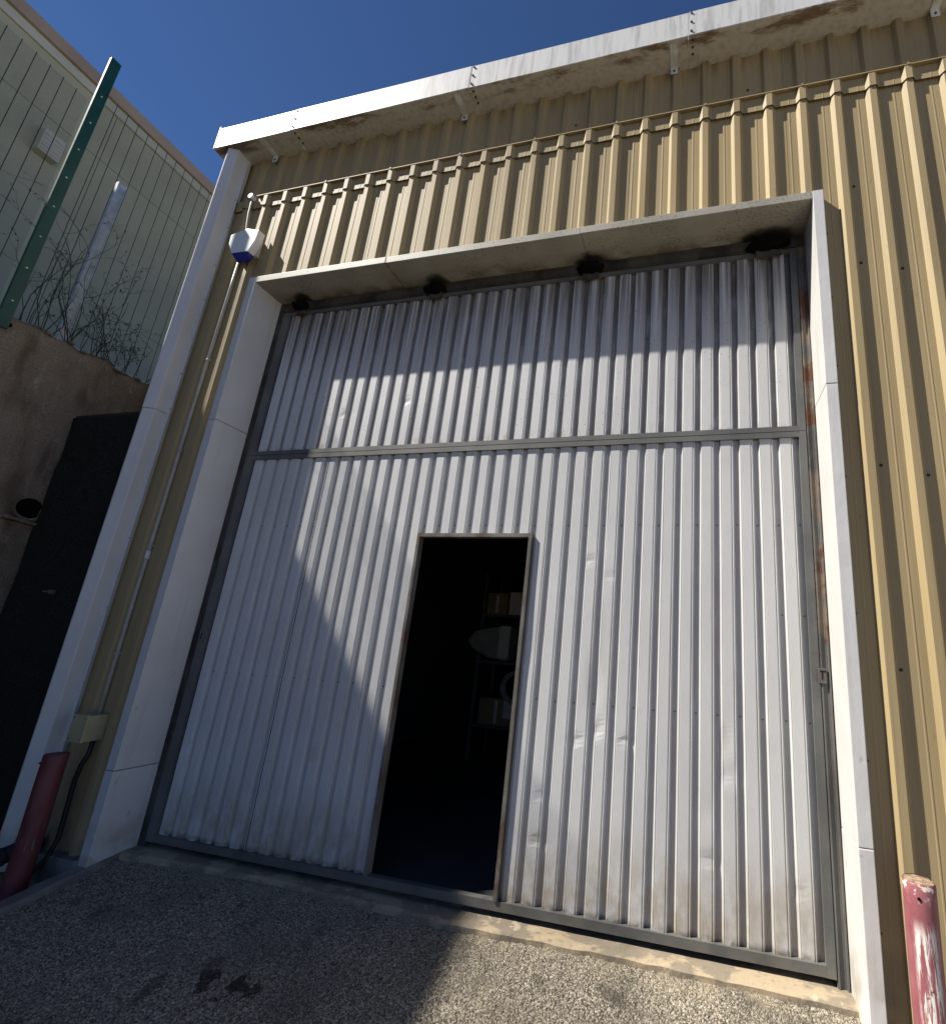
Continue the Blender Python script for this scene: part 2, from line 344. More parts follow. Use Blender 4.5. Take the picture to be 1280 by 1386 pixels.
class MB:
    def __init__(self): self.v = []; self.f = []
    def add(self, vs, fs):
        o = len(self.v); self.v += [tuple(p) for p in vs]; self.f += [tuple(i+o for i in q) for q in fs]; return self
    def box(self, x0, x1, y0, y1, z0, z1):
        return self.add([(x0,y0,z0),(x1,y0,z0),(x1,y1,z0),(x0,y1,z0),(x0,y0,z1),(x1,y0,z1),(x1,y1,z1),(x0,y1,z1)],
                        [(0,3,2,1),(4,5,6,7),(0,1,5,4),(1,2,6,5),(2,3,7,6),(3,0,4,7)])
    def prism(self, poly, z0, z1):
        """plan polygon (counter-clockwise seen from above) extruded in z; z0/z1 may be functions of (x,y)"""
        n = len(poly); a = z0 if callable(z0) else (lambda x, y: z0); b = z1 if callable(z1) else (lambda x, y: z1)
        vs = [(x, y, a(x, y)) for x, y in poly] + [(x, y, b(x, y)) for x, y in poly]
        fs = [tuple(reversed(range(n))), tuple(range(n, 2*n))] + [(i, (i+1) % n, n+(i+1) % n, n+i) for i in range(n)]
        return self.add(vs, fs)
    def tube(self, pts, r, seg=8, caps=True):
        pts = [Vector(p) for p in pts]; n = len(pts); rs = r if isinstance(r, (list, tuple)) else [r]*n
        vs = []; t0 = (pts[1]-pts[0]).normalized()
        ref = Vector((0, 0, 1)) if abs(t0.z) < 0.9 else Vector((1, 0, 0))
        nrm = t0.cross(ref).normalized()
        for i, p in enumerate(pts):
            t = (pts[min(i+1, n-1)]-pts[max(i-1, 0)]).normalized()
            nrm = (nrm - t*nrm.dot(t)).normalized(); bi = t.cross(nrm)
            for k in range(seg):
                a = 2*math.pi*k/seg; vs.append(p + (nrm*math.cos(a)+bi*math.sin(a))*rs[i])
        fs = [(i*seg+k, i*seg+(k+1) % seg, (i+1)*seg+(k+1) % seg, (i+1)*seg+k) for i in range(n-1) for k in range(seg)]
        if caps: fs += [tuple(reversed(range(seg))), tuple(range((n-1)*seg, n*seg))]
        return self.add(vs, fs)
    def build(self, name, mat, parent=None, bevel=0.0, smooth=False, base=None, kind=None):
        me = mesh(self.v, self.f, name)
        if bevel:
            bm = bmesh.new(); bm.from_mesh(me)
            bmesh.ops.bevel(bm, geom=[e for e in bm.edges if len(e.link_faces) == 2 and e.calc_face_angle(0) > 0.5], offset=bevel, segments=2, affect='EDGES', profile=0.6)
            bm.to_mesh(me); bm.free()
        b = base
        if b is None:                       # origin at the middle of the foot of the mesh
            a = np.array([v.co[:] for v in me.vertices]); b = ((a[:,0].min()+a[:,0].max())/2, (a[:,1].min()+a[:,1].max())/2, a[:,2].min())
        recentre(me, b)
        return link(name, me, mat, parent, b, smooth, kind)
def box(name, mat, parent, x0, x1, y0, y1, z0, z1, bevel=0.0):
    return MB().box(x0, x1, y0, y1, z0, z1).build(name, mat, parent, bevel)

# ------------------------------------------------------------------ dimensions
W = 4.1754            # clear width of the opening
ZT = 4.086            # soffit of the hood
ZF = 4.141            # top of the hood
RP, R0 = 0.2068, 0.0255   # wall rib pitch and first rib
Y_CROWN, Y_PAN = 0.022, 0.050
DP, D0 = 0.1130, 0.1125   # door groove pitch and first groove
YD_CROWN, YD_GROOVE = 0.262, 0.2785
def gz(y):            # fall of the drive away from the door
    if y > 0.19: return -0.060
    if y > -2.6: return -0.060 + 0.17*(y-0.19)
    if y > -6: return -0.060 + 0.17*(-2.79) + 0.05*(y+2.6)
    return -0.060 + 0.17*(-2.79) + 0.05*(-3.4)

# ------------------------------------------------------------------ setting
def vnoise(nx, ny, cells):
    """smooth value noise on an nx x ny grid"""
    g = rng.random((cells[0]+2, cells[1]+2)); xs = np.linspace(0, cells[0], nx, endpoint=False); ys = np.linspace(0, cells[1], ny, endpoint=False)
    xi = xs.astype(int); yi = ys.astype(int); fx = xs-xi; fy = ys-yi; fx = fx*fx*(3-2*fx); fy = fy*fy*(3-2*fy)
    a = g[np.ix_(xi, yi)]; b = g[np.ix_(xi+1, yi)]; c = g[np.ix_(xi, yi+1)]; d = g[np.ix_(xi+1, yi+1)]
    return (a*(1-fx)[:,None]+b*fx[:,None])*(1-fy)[None]+(c*(1-fx)[:,None]+d*fx[:,None])*fy[None]
def grid_mesh(P):
    nx, ny = P.shape[:2]; idx = np.arange(nx*ny).reshape(nx, ny)
    f = np.stack([idx[:-1,:-1], idx[1:,:-1], idx[1:,1:], idx[:-1,1:]], -1).reshape(-1, 4)
    me = bpy.data.meshes.new('grid'); me.from_pydata(P.reshape(-1, 3).tolist(), [], f.tolist()); me.update(); return me

ys = [-400, -60, -20, -6, -4.5, -2.6, -1.5, -0.8, 0.19, 0.6, 5, 40, 400]
xs = [-400, -60, -1.9, -0.12, 4.3, 9, 60, 400]
P = np.array([[(x, y, gz(y)-0.03-(0.05 if x <= -0.12 and y > -4 else 0)) for y in ys] for x in xs])
o = link('ground', grid_mesh(P), 'yard', kind='structure')

# the drive in front of the opening, rough with stones
nx, ny = 620, 250
X = np.linspace(0.02, 4.30, nx); Y = np.linspace(-1.55, 0.235, ny)
H = 0.0075*vnoise(nx, ny, (360, 150)) + 0.004*vnoise(nx, ny, (170, 70)) + 0.012*vnoise(nx, ny, (9, 4))
P = np.zeros((nx, ny, 3)); P[..., 0] = X[:, None]; P[..., 1] = Y[None]
P[..., 2] = np.array([gz(y) for y in np.minimum(Y, 0.19)])[None] + H - 0.013
edge = 0.19 + 0.025*(vnoise(nx, 1, (14, 1))[:, 0]-0.5) + 0.010*(vnoise(nx, 1, (80, 1))[:, 0]-0.5)
o = link('drive', grid_mesh(P), 'aggregate', kind='structure', smooth=True)

# sill under the door (ragged front edge), kerb strips either side of the drive
nx = 160; X = np.linspace(0.0, W, nx)
e = 0.158 + 0.030*(vnoise(nx, 1, (9, 1))[:, 0]-0.5) + 0.014*(vnoise(nx, 1, (50, 1))[:, 0]-0.5)
e = e + 0.04*np.exp(-((X-1.1)/0.5)**2) - 0.02*np.exp(-((X-0.05)/0.12)**2)
rows = []
hh = 0.004*vnoise(nx, 6, (60, 3))
for j, (t, z) in enumerate(((0, -0.12), (0.0, -0.046), (0.10, -0.037), (0.5, -0.034), (0.8, -0.034), (1.0, -0.034))):
    rows.append(np.stack([X, e*(1-t) + 0.36*t, np.full(nx, z) + (hh[:, j] if j else 0)], -1))
o = link('sill', grid_mesh(np.stack(rows, 1)), 'sill_concrete', kind='structure')
for x0, x1 in ((-0.085, 0.022), (4.236, 4.33)):
    yy = np.linspace(-1.6, 0.16 if x0 < 0 else -0.012, 40)
    prof = [(x0, -0.2), (x0, 0.020), (x0+0.012, 0.030), (x1-0.015, 0.028), (x1, 0.014), (x1, -0.2)]
    nz = 0.006*(vnoise(40, 6, (20, 3))-0.5)
    P = np.array([[(px + nz[i, k]*0.6, y, gz(y)+pz+nz[i, k]) for k, (px, pz) in enumerate(prof)] for i, y in enumerate(yy)])
    o = link('kerb', grid_mesh(P), 'kerb_concrete', kind='structure')

# ------------------------------------------------------------------ the warehouse
wh = thing('warehouse', (4.0, 4.0, -0.1), 'ochre ribbed metal warehouse with white trimmed doorway and box gutter', 'building')

def wall_profile(xa, xb, off=0.0):
    """breakpoints of the ribbed wall sheet between xa and xb"""
    pts = []
    i0 = int(math.floor((xa-R0)/RP))-1
    for i in range(i0, i0+int((xb-xa)/RP)+5):
        c = R0 + i*RP
        pts += [(c-0.0385, Y_PAN), (c-0.0185, Y_CROWN), (c+0.0185, Y_CROWN), (c+0.0405, Y_PAN),
                (c+0.120, Y_PAN), (c+0.1235, Y_PAN-0.0013), (c+0.1285, Y_PAN-0.0013), (c+0.133, Y_PAN+0.0004), (c+0.142, Y_PAN)]
    return clip_profile(pts, xa, xb, off)
def clip_profile(pts, xa, xb, off=0.0):
    px = np.array([p[0] for p in pts]); py = np.array([p[1] for p in pts])
    ins = [(xa, float(np.interp(xa, px, py)))] + [p for p in pts if xa+1e-4 < p[0] < xb-1e-4] + [(xb, float(np.interp(xb, px, py)))]
    return [(x, y+off) for x, y in ins]
def sheet(name, prof, z0, z1, rows, mat, parent, disp=None, wav=0.0, seed=0):
    n = len(prof); zz = np.linspace(z0, z1, rows)
    P = np.zeros((n, rows, 3)); pf = np.array(prof)
    P[..., 0] = pf[:, 0:1]; P[..., 1] = pf[:, 1:2]; P[..., 2] = zz[None]
    if wav:
        k = max(2, int((z1-z0)*3)); wv = vnoise(rows, max(3, n//8)+1, (k, max(2, n//16)))
        ci = np.clip((np.arange(n)//8), 0, wv.shape[1]-1)
        P[..., 1] += wav*(wv[:, ci].T-0.5)
    if disp is not None: P[..., 1] += disp(P[..., 0], P[..., 2])
    me = grid_mesh(P)
    b = (float(pf[:, 0].mean()), float(pf[:, 1].min()), z0); recentre(me, b)
    return link(name, me, mat, parent, b)

LAP = RP*5
XL = -0.535
bounds = [XL] + [R0 + RP*(-0.5+5*k) for k in range(1, 10)]
def screw_mesh(r, h, mat):
    b = MB().tube([(0, 0.002, 0), (0, -h, 0)], [r, r*0.8], 7); me = mesh(b.v, b.f, 'screw'); me.materials.append(M[mat]); return me
SCREW = screw_mesh(0.0085, 0.006, 'screw_dark'); SCREW_S = screw_mesh(0.0045, 0.003, 'screw_dark')
def put_screw(x, y, z, parent, me=SCREW, name='screw'):
    o = bpy.data.objects.new(name, me); COL.objects.link(o); o.parent = parent
    o.location = Vector((x, y, z)) - world_base(parent); return o

JL, JR = -0.073, 4.2362
for k in range(len(bounds)-1):
    xa, xb = bounds[k]+0.0008, bounds[k+1]-0.0008
    segs = []
    if xb <= JL or xa >= JR: segs.append((xa, xb, -0.12))
    else:
        if xa < JL: segs.append((xa, JL+0.006, -0.12)); xa = JL+0.007
        if xb > JR: segs.append((JR-0.006, xb, -0.12)); xb = JR-0.007
        segs.append((xa, xb, ZF-0.03))
    for a, b, z0 in segs:
        if b-a < 0.02: continue
        sh = sheet('cladding_sheet', wall_profile(a, b, 0.0012*(k % 2)), z0, 4.992, 26 if z0 < 0 else 8, 'cladding_paint', wh, wav=0.0012)
    us = sheet('cladding_sheet', wall_profile((bounds[k] if k else -0.638)+0.0008, bounds[k+1]-0.0008, 0.024+0.0012*(k % 2)), 5.061, 5.80, 6, 'cladding_paint', wh, wav=0.001)
    # profiled closure strip that laps over the lower sheets
    pf = [(x, 0.034-(Y_PAN-y)*0.75) for x, y in wall_profile(bounds[k], bounds[k+1])]
    cl = sheet('closure_strip', pf, 4.934, 5.0440, 2, 'cladding_paint', wh)
# dark fixing screws in the pans
for (i, z) in [(21.5, 3.62), (21.5, 2.36), (21.5, 1.35), (22.5, 2.30), (22.5, 3.55), (23.5, 2.3), (20.55, 0.42), (21.5, 0.30), (23.5, 1.2)]:
    put_screw(R0+RP*i-0.05, Y_PAN, z, wh)
for i in range(3, 22, 1):
    put_screw(R0+RP*(i+0.5)-0.05, Y_PAN, 4.185, wh)
for i in (4, 9, 12, 13, 17, 20, 22): put_screw(R0+RP*(i+0.5)-0.045, Y_PAN, 5.02, wh)
for i in (18, 12): put_screw(R0+RP*(i+0.4), Y_PAN+0.024, 5.20, wh)
# drip flashing between the two courses of sheets
for k in range(len(bounds)-1):
    a = -0.285 if k == 0 else bounds[k]; b = bounds[k+1]
    pr = [(0.0110, 5.0450), (0.0110, 5.0525), (0.0140, 5.055), (0.083, 5.062), (0.083, 5.0585), (0.016, 5.0520), (0.0125, 5.0450)]
    vs = [(a+0.001, y, z) for y, z in pr] + [(b-0.001, y, z) for y, z in pr]; n = len(pr)
    MB().add(vs, [(i, (i+1) % n, n+(i+1) % n, n+i) for i in range(n)] + [tuple(reversed(range(n))), tuple(range(n, 2*n))]).build('drip_flashing', 'cladding_paint', wh)
for i in range(2, 26, 3):
    MB().tube([(R0+RP*i, 0.0110, 5.050), (R0+RP*i, 0.006, 5.050)], 0.009, 6).build('rivet', 'cladding_paint', wh)

# corner flashing: folded white sheet in two lengths
C = [(-0.535, 0.06), (-0.535, -0.062), (-0.612, -0.094), (-0.636, -0.084), (-0.660, -0.060), (-0.660, 0.40), (-0.64, 0.40), (-0.64, 0.06)]
C = list(reversed(C))
for z0, z1, d in ((-0.14, 2.947, 0.0), (2.950, 5.535, 0.0015)):
    MB().prism([(x, y - d*(1 if y < 0 else 0)) for x, y in C], z0, z1).build('corner_flashing', 'white_trim', wh, 0.004)
for z0, z1 in ((-0.12, 2.90), (2.86, 5.50)):
    box('flashing_flange', 'white_trim', wh, -0.533, -0.505, 0.0135 if z0 < 0 else 0.0165, 0.0152 if z0 < 0 else 0.0182, z0, z1)
for z in (0.5, 0.95, 1.45, 1.95, 2.45, 2.99, 3.3, 3.62, 4.0, 4.35, 4.75, 5.05): put_screw(-0.512, 0.016, z, wh, SCREW_S)

# door surround: two jambs and the hood, folded white sheet
def jamb(x0, x1, z0, z1, nose=0.0):
    return MB().prism([(x0, -nose), (x1, -nose), (x1, 0.305), (x0, 0.305)], z0, z1).build('jamb_trim', 'white_trim', wh, 0.0035)
jamb(JL, 0.0, -0.16, 0.455, 0.002); jamb(JL, -0.0012, 0.459, 2.862); jamb(JL, 0.0, 2.866, ZF)
jamb(W, JR, -0.16, 0.611, 0.0015); jamb(W+0.001, JR, 0.614, 2.818); jamb(W, JR, 2.821, ZF+0.002, 0.0015)
for a, b, d in ((0.001, 1.2045, 0), (1.2075, 2.72, 0.0015), (2.723, W-0.001, 0)):
    MB().add([(a, d, ZT-d), (b, d, ZT-d), (b, 0.305, ZT-d), (a, 0.305, ZT-d), (a, d, ZF-d), (b, d, ZF-d), (b, 0.07, ZF+0.012), (a, 0.07, ZF+0.012), (b, 0.305, ZF), (a, 0.305, ZF)],
             [(0, 3, 2, 1), (0, 1, 5, 4), (4, 5, 6, 7), (7, 6, 8, 9), (1, 2, 8, 6, 5), (0, 4, 7, 9, 3), (3, 9, 8, 2)]).build('hood', 'hood_paint', wh, 0.003)
for z in (0.3, 0.95, 1.6, 2.3, 2.95, 3.4, 3.85): put_screw(JR+0.014, Y_PAN-0.012, z, wh, SCREW_S)
for z in (0.6, 1.3, 2.2, 3.3): put_screw(0.004, 0.252, z, wh, SCREW_S)

# box gutter in lengths, rivets, straps
g = MB().box(-0.74, 9.0, 0.0, 0.044, 5.70, 5.80).build('gutter', 'gutter_paint', wh)
gx = [-0.753, 0.071, 1.749, 3.423, 5.098, 6.77, 8.44]
for k in range(len(gx)-1):
    a, b = gx[k], gx[k+1]; d = 0.0025 if k % 2 else 0.0
    a2 = a + (0.0 if k == 0 else 0.003)
    sag = 0.006
    pr = [(0.083, 5.536), (-0.112-d, 5.534-d), (-0.115-d, 5.537), (-0.115-d, 5.768), (-0.104, 5.785+d), (-0.070, 5.785+d), (-0.070, 5.781+d), (-0.102, 5.781), (-0.112-d, 5.766), (-0.112-d, 5.541), (0.083, 5.540)]
    n = len(pr); vs = []
    for t in (0, 0.25, 0.5, 0.75, 1): vs += [(a2+(b-a2)*t, y, z - sag*4*t*(1-t)*0.5) for y, z in pr]
    fs = [(j*n+i, j*n+(i+1) % n, (j+1)*n+(i+1) % n, (j+1)*n+i) for j in range(4) for i in range(n)] + [tuple(reversed(range(n))), tuple(range(4*n, 5*n))]
    sec = MB().add(vs, fs).build('gutter_length', 'gutter_paint', g)
    if k:
        for z in (5.57, 5.66, 5.75): put_screw(a+0.022, -0.1185, z, g, SCREW, 'rivet')
        for y in (-0.09, -0.05, -0.01):
            r = put_screw(a+0.03, y, 5.532, g, SCREW, 'rivet'); r.rotation_euler = (math.pi/2, 0, 0)
MB().prism([(-0.766, -0.118), (-0.752, -0.118), (-0.752, 0.035), (-0.766, 0.035)], 5.531, 5.787).build('gutter_end_cap', 'gutter_paint', g, 0.002)
for bx_ in (-0.24, 1.64, 3.32, 4.99, 6.66):
    s = MB().box(bx_-0.026, bx_+0.026, -0.095, 0.0425, 5.5272, 5.531).box(bx_-0.026, bx_+0.026, 0.0385, 0.0425, 5.462, 5.527).build('strap', 'galvanised', g)
    put_screw(bx_, 0.0385, 5.485, g, SCREW, 'strap_bolt')
# roof behind the gutter, shell of the hall
box('roof', 'gutter_paint', wh, -0.64, 9.0, 0.086, 9.0, 5.802, 5.90)
box('side_wall', 'dark_inside', wh, -0.64, -0.56, 0.42, 9.0, -0.1, 5.80)
box('side_wall', 'dark_inside', wh, 8.9, 9.0, 0.10, 9.0, -0.1, 5.80)
box('back_wall', 'dark_inside', wh, -0.56, 8.9, 8.9, 9.0, -0.1, 5.80)
box('lining', 'dark_inside', wh, -0.53, -0.08, 0.084, 0.12, -0.1, 5.79)
box('lining', 'dark_inside', wh, 4.24, 8.89, 0.084, 0.12, -0.1, 5.79)
box('lining', 'dark_inside', wh, -0.08, 4.24, 0.084, 0.12, 4.16, 5.79)
box('lining', 'dark_inside', wh, -0.08, 4.24, 0.306, 0.34, 4.0, 4.16)
box('floor_slab', 'floor_slab', wh, -0.55, 8.9, 0.36, 8.9, -0.12, -0.030)

# ---- the door: header, fixed posts, upper leaf, lower leaf with the open wicket
hd = box('door_header', 'dirty_steel', wh, 0.001, W-0.001, 0.246, 0.300, 3.995, ZT-0.004)
box('header_channel', 'dirty_steel', hd, 0.03, W-0.03, 0.238, 0.2455, 4.005, 4.040)
for x0, x1 in ((0.0015, 0.050), (4.122, W-0.0015)):
    p = box('door_post', 'dirty_steel' if x0 < 1 else 'post_steel', wh, x0, x1, 0.252, 0.300, -0.05, 3.994, 0.002)
    box('post_lip', 'dirty_steel' if x0 < 1 else 'post_steel', p, x0+0.004, x0+0.012 if x0 < 1 else x0+0.010, 0.244, 0.2515, -0.04, 3.99)
    if x0 > 1: box('post_lip', 'post_steel', p, x1-0.012, x1-0.004, 0.240, 0.2515, -0.04, 3.99)
def door_profile(xa, xb):
    pts = []
    for i in range(-2, 42):
        c = D0 + i*DP
        pts += [(c-0.0335, YD_CROWN), (c-0.0315, YD_CROWN+0.0030), (c-0.0265, YD_CROWN+0.0030), (c-0.0245, YD_CROWN+0.001),
                (c-0.0230, YD_CROWN+0.001), (c-0.0135, YD_GROOVE), (c+0.0130, YD_GROOVE), (c+0.0215, YD_CROWN), (c+0.0245, YD_CROWN), (c+0.026, YD_CROWN+0.0012), (c+0.029, YD_CROWN)]
    return clip_profile(pts, xa, xb)
DENTS = [(2.940, 1.13, 0.028, 0.20, 0.010), (2.965, 0.93, 0.030, 0.05, 0.008), (2.845, 0.862, 0.035, 0.028, 0.006), (3.14, 0.890, 0.030, 0.022, 0.005),
         (3.664, 0.775, 0.030, 0.060, 0.010), (3.640, 0.90, 0.020, 0.10, 0.006), (3.566, 0.385, 0.040, 0.035, 0.006), (2.668, 0.350, 0.035, 0.030, 0.007),
         (2.863, 1.880, 0.035, 0.030, 0.005), (3.961, 0.310, 0.030, 0.030, 0.005), (2.668, 0.570, 0.030, 0.04, 0.005), (2.995, 1.79, 0.03, 0.03, 0.004),
         (0.889, 2.998, 0.03, 0.03, 0.005), (1.39, 3.06, 0.03, 0.03, 0.005), (3.56, 0.60, 0.03, 0.09, 0.004), (1.18, 0.62, 0.03, 0.05, 0.004), (2.55, 1.35, 0.03, 0.2, 0.004)]
def dents(X, Z):
    d = np.zeros_like(X)
    for cx, cz, sx, sz, dep in DENTS:
        q = np.exp(-((X-cx)/sx)**2)
        zz = (Z-cz)/sz
        d += dep*q*np.where(zz > 0, np.exp(-zz**2), np.exp(-(zz*1.35)**2))
    return np.minimum(d, 0.013)
def leaf_frame(z0, z1, bot, top):
    f = MB()
    f.box(0.054, 0.118, 0.248, 0.288, z0, z1); f.box(4.080, 4.120, 0.248, 0.288, z0, z1)
    f.box(0.1185, 4.0795, 0.250, 0.288, z1-top, z1-0.0005)
    f.box(0.1185, 4.0795, 0.250, 0.288, z0+0.0005, z0+bot)
    return f
up = leaf_frame(2.6765, 3.990, 0.033, 0.03).build('upper_door_leaf', 'frame_steel', wh)
lo = leaf_frame(0.0, 2.6735, 0.045, 0.034).build('lower_door_leaf', 'frame_steel', wh)
for a, b in ((0.119, 1.125), (1.126, 2.142), (2.143, 3.159), (3.160, 4.079)):
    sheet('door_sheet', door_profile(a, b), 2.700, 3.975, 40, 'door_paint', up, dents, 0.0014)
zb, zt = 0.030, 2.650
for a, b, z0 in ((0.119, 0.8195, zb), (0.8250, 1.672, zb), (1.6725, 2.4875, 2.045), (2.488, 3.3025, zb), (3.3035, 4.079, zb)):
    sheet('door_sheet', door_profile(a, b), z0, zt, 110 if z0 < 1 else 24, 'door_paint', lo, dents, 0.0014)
for z in (2.11, 1.06, 1.60):
    for i in range(36):
        x = D0+i*DP
        if z > 2.0 or not (1.6 < x < 2.55):
            if z == 1.60 and x < 3.9: continue
            put_screw(x, YD_GROOVE, z+random.uniform(-.004, .004), lo, SCREW_S)
for i in range(36): 
    if i % 3 == 0: put_screw(D0+i*DP, YD_GROOVE, 3.42, up, SCREW_S)
wf = MB().box(1.674, 1.692, 0.246, 0.292, 0.046, 2.05).box(2.466, 2.487, 0.242, 0.292, 0.046, 2.05).box(1.6925, 2.4655, 0.2445, 0.292, 2.026, 2.0495).build('wicket_frame', 'worn_steel', lo)
# latch plate on the right stile, hook on the left stile
MB().box(4.112, 4.150, 0.236, 0.2475, 1.26, 1.335).build('latch_plate', 'worn_steel', lo, 0.002)
MB().box(4.127, 4.131, 0.234, 0.2357, 1.28, 1.315).box(4.118, 4.148, 0.234, 0.2357, 1.318, 1.323).build('latch_slot', 'grease_hole_black', lo)  # thin black bars stand in for the shade inside the slot
MB().box(0.070, 0.098, 0.240, 0.2475, 1.25, 1.33).build('latch_plate', 'frame_steel', lo, 0.002)
MB().box(0.081, 0.087, 0.238, 0.2397, 1.27, 1.315).build('latch_slot', 'grease_hole_black', lo)  # black bar painted dark like the inside of a slot
# grease-black hinges under the hood
def lump(c, r, seed):
    bm = bmesh.new(); bmesh.ops.create_icosphere(bm, subdivisions=3, radius=1.0); rr = random.Random(seed)
    ph = [rr.uniform(0, 6.28) for _ in range(6)]
    for v in bm.verts:
        n = v.co.normalized(); k = 1 + 0.13*math.sin(4*n.x+ph[0])*math.cos(5*n.z+ph[1]) + 0.09*math.sin(9*n.x+ph[2]+3*n.y) + 0.07*math.sin(13*n.z+ph[3]+7*n.x)+0.05*math.sin(23*n.x+ph[4])*math.sin(21*n.z+ph[5])
        v.co = Vector((n.x*r[0], n.y*r[1], n.z*r[2]))*k
    me = bpy.data.meshes.new('lump'); bm.to_mesh(me); bm.free()
    return me
for k, (x, z, r) in enumerate(((0.250, 4.010, 0.085), (1.505, 4.005, 0.105), (2.747, 4.005, 0.120), (3.95, 4.005, 0.160))):
    h = link('hinge', lump((0, 0, 0), (r*0.85, 0.050, 0.036), k), 'grease_hole_black', wh, (x, 0.215, z), True)
    MB().box(x-r*0.5, x+r*0.5, 0.225, 0.245, z-0.068, z-0.02).build('hinge_plate', 'dirty_steel', h)

# ------------------------------------------------------------------ things on the wall
al = thing('alarm_box', (-0.19, 0.02, 4.28), 'white six-sided alarm siren box with dark blue lens on ochre wall', 'alarm')
front = [(-0.339, 4.563), (-0.335, 4.478), (-0.273, 4.368), (-0.102, 4.362), (-0.056, 4.464), (-0.049, 4.565), (-0.187, 4.602)]
cxm, czm = -0.195, 4.48
backp = [(cxm+(x-cxm)*1.03, czm+(z-czm)*1.03) for x, z in front]
n = len(front)
vs = [(x, -0.050, z) for x, z in front] + [(x, 0.004, z) for x, z in backp]
MB().add(vs, [tuple(range(n))] + [((i+1) % n, i, n+i, n+(i+1) % n) for i in range(n)] + [tuple(reversed(range(n, 2*n)))]).build('housing', 'alarm_white', al, 0.004)
lf_ = [(-0.272, -0.051, 4.3665), (-0.103, -0.051, 4.3605), (-0.112, -0.034, 4.284), (-0.206, -0.034, 4.281)]
lb_ = [(-0.272, 0.003, 4.3645), (-0.096, 0.003, 4.3585), (-0.118, -0.002, 4.300), (-0.205, -0.002, 4.297)]
MB().add(lf_+lb_, [(0, 3, 2, 1), (4, 5, 6, 7), (0, 1, 5, 4), (1, 2, 6, 5), (2, 3, 7, 6), (3, 0, 4, 7)]).build('lens', 'alarm_blue', al, 0.003)
MB().box(-0.27, -0.11, 0.0045, 0.049, 4.39, 4.56).build('back_plate', 'alarm_white', al)

jb = thing('round_junction_box', (-0.335, 0.02, 5.02), 'small round white junction box at end of drip flashing', 'junction box')
MB().tube([(-0.335, 0.052, 5.045), (-0.335, 0.004, 5.045)], 0.026, 20).build('body', 'conduit_white', jb, 0.002)
MB().tube([(-0.335, 0.0035, 5.045), (-0.335, -0.004, 5.045)], [0.029, 0.025], 20).build('lid', 'conduit_white', jb, 0.002)
tag(MB().tube([(-0.332, 0.02, 5.022), (-0.324, 0.015, 4.96), (-0.310, 0.010, 4.86), (-0.290, 0.008, 4.74), (-0.270, 0.010, 4.62), (-0.262, 0.015, 4.575)], 0.008, 8).build('cable', 'conduit_grey', None, smooth=True),
    'short grey cable drooping from round junction box into alarm box', 'cable')
cp = thing('conduit', (-0.32, 0.03, 0.73), 'thin pale conduit pipe running down wall from alarm to cream box', 'pipe')
pipe = MB().tube([(-0.296, 0.036, 4.36), (-0.299, 0.036, 4.10), (-0.302, 0.036, 3.9), (-0.313, 0.036, 3.2), (-0.316, 0.036, 2.25), (-0.322, 0.036, 1.45), (-0.322, 0.036, 0.745)], 0.012, 10).build('pipe', 'conduit_grey', cp, smooth=True)
for z, x in ((3.42, -0.309), (2.63, -0.315), (1.90, -0.318), (1.15, -0.322)):
    MB().box(x-0.017, x+0.017, 0.0225, 0.0505, z-0.008, z+0.008).box(x+0.0175, x+0.034, 0.046, 0.0505, z-0.008, z+0.008).build('clip', 'conduit_grey', cp, 0.002)
    put_screw(x+0.027, 0.046, z, cp, SCREW_S)
MB().tube([(-0.319, 0.036, 1.86), (-0.3195, 0.036, 1.80)], 0.0145, 10).build('coupling', 'conduit_white', cp, smooth=True)
jx = thing('junction_box', (-0.30, 0.03, 0.60), 'cream square junction box at foot of thin conduit', 'junction box')
MB().box(-0.365, -0.240, -0.055, 0.048, 0.610, 0.765).build('body', 'box_cream', jx, 0.004)
MB().box(-0.369, -0.236, -0.068, -0.0555, 0.606, 0.769).build('lid', 'box_cream', jx, 0.003)
for dx in (-0.35, -0.255):
    for dz in (0.625, 0.75): put_screw(dx, -0.068, dz, jx, SCREW_S)
bc = MB().tube([(-0.262, 0.01, 0.612), (-0.258, 0.005, 0.53), (-0.285, 0.0, 0.46), (-0.296, -0.002, 0.38), (-0.292, 0.0, 0.2), (-0.288, 0.0, 0.05), (-0.30, -0.02, -0.05), (-0.33, -0.06, -0.125), (-0.36, -0.10, -0.14)], 0.013, 8).build('black_cable', 'black_rubber', None, smooth=True)
tag(bc, 'black cable hanging from cream junction box down to ground', 'cable')

# plinth under the cladding left of the door
tag(MB().box(-0.53, -0.0755, -0.02, 0.045, -0.3, -0.035).build('wall_plinth', 'kerb_concrete', None, 0.006), 'low concrete plinth under ochre wall beside left bollard', 'plinth')

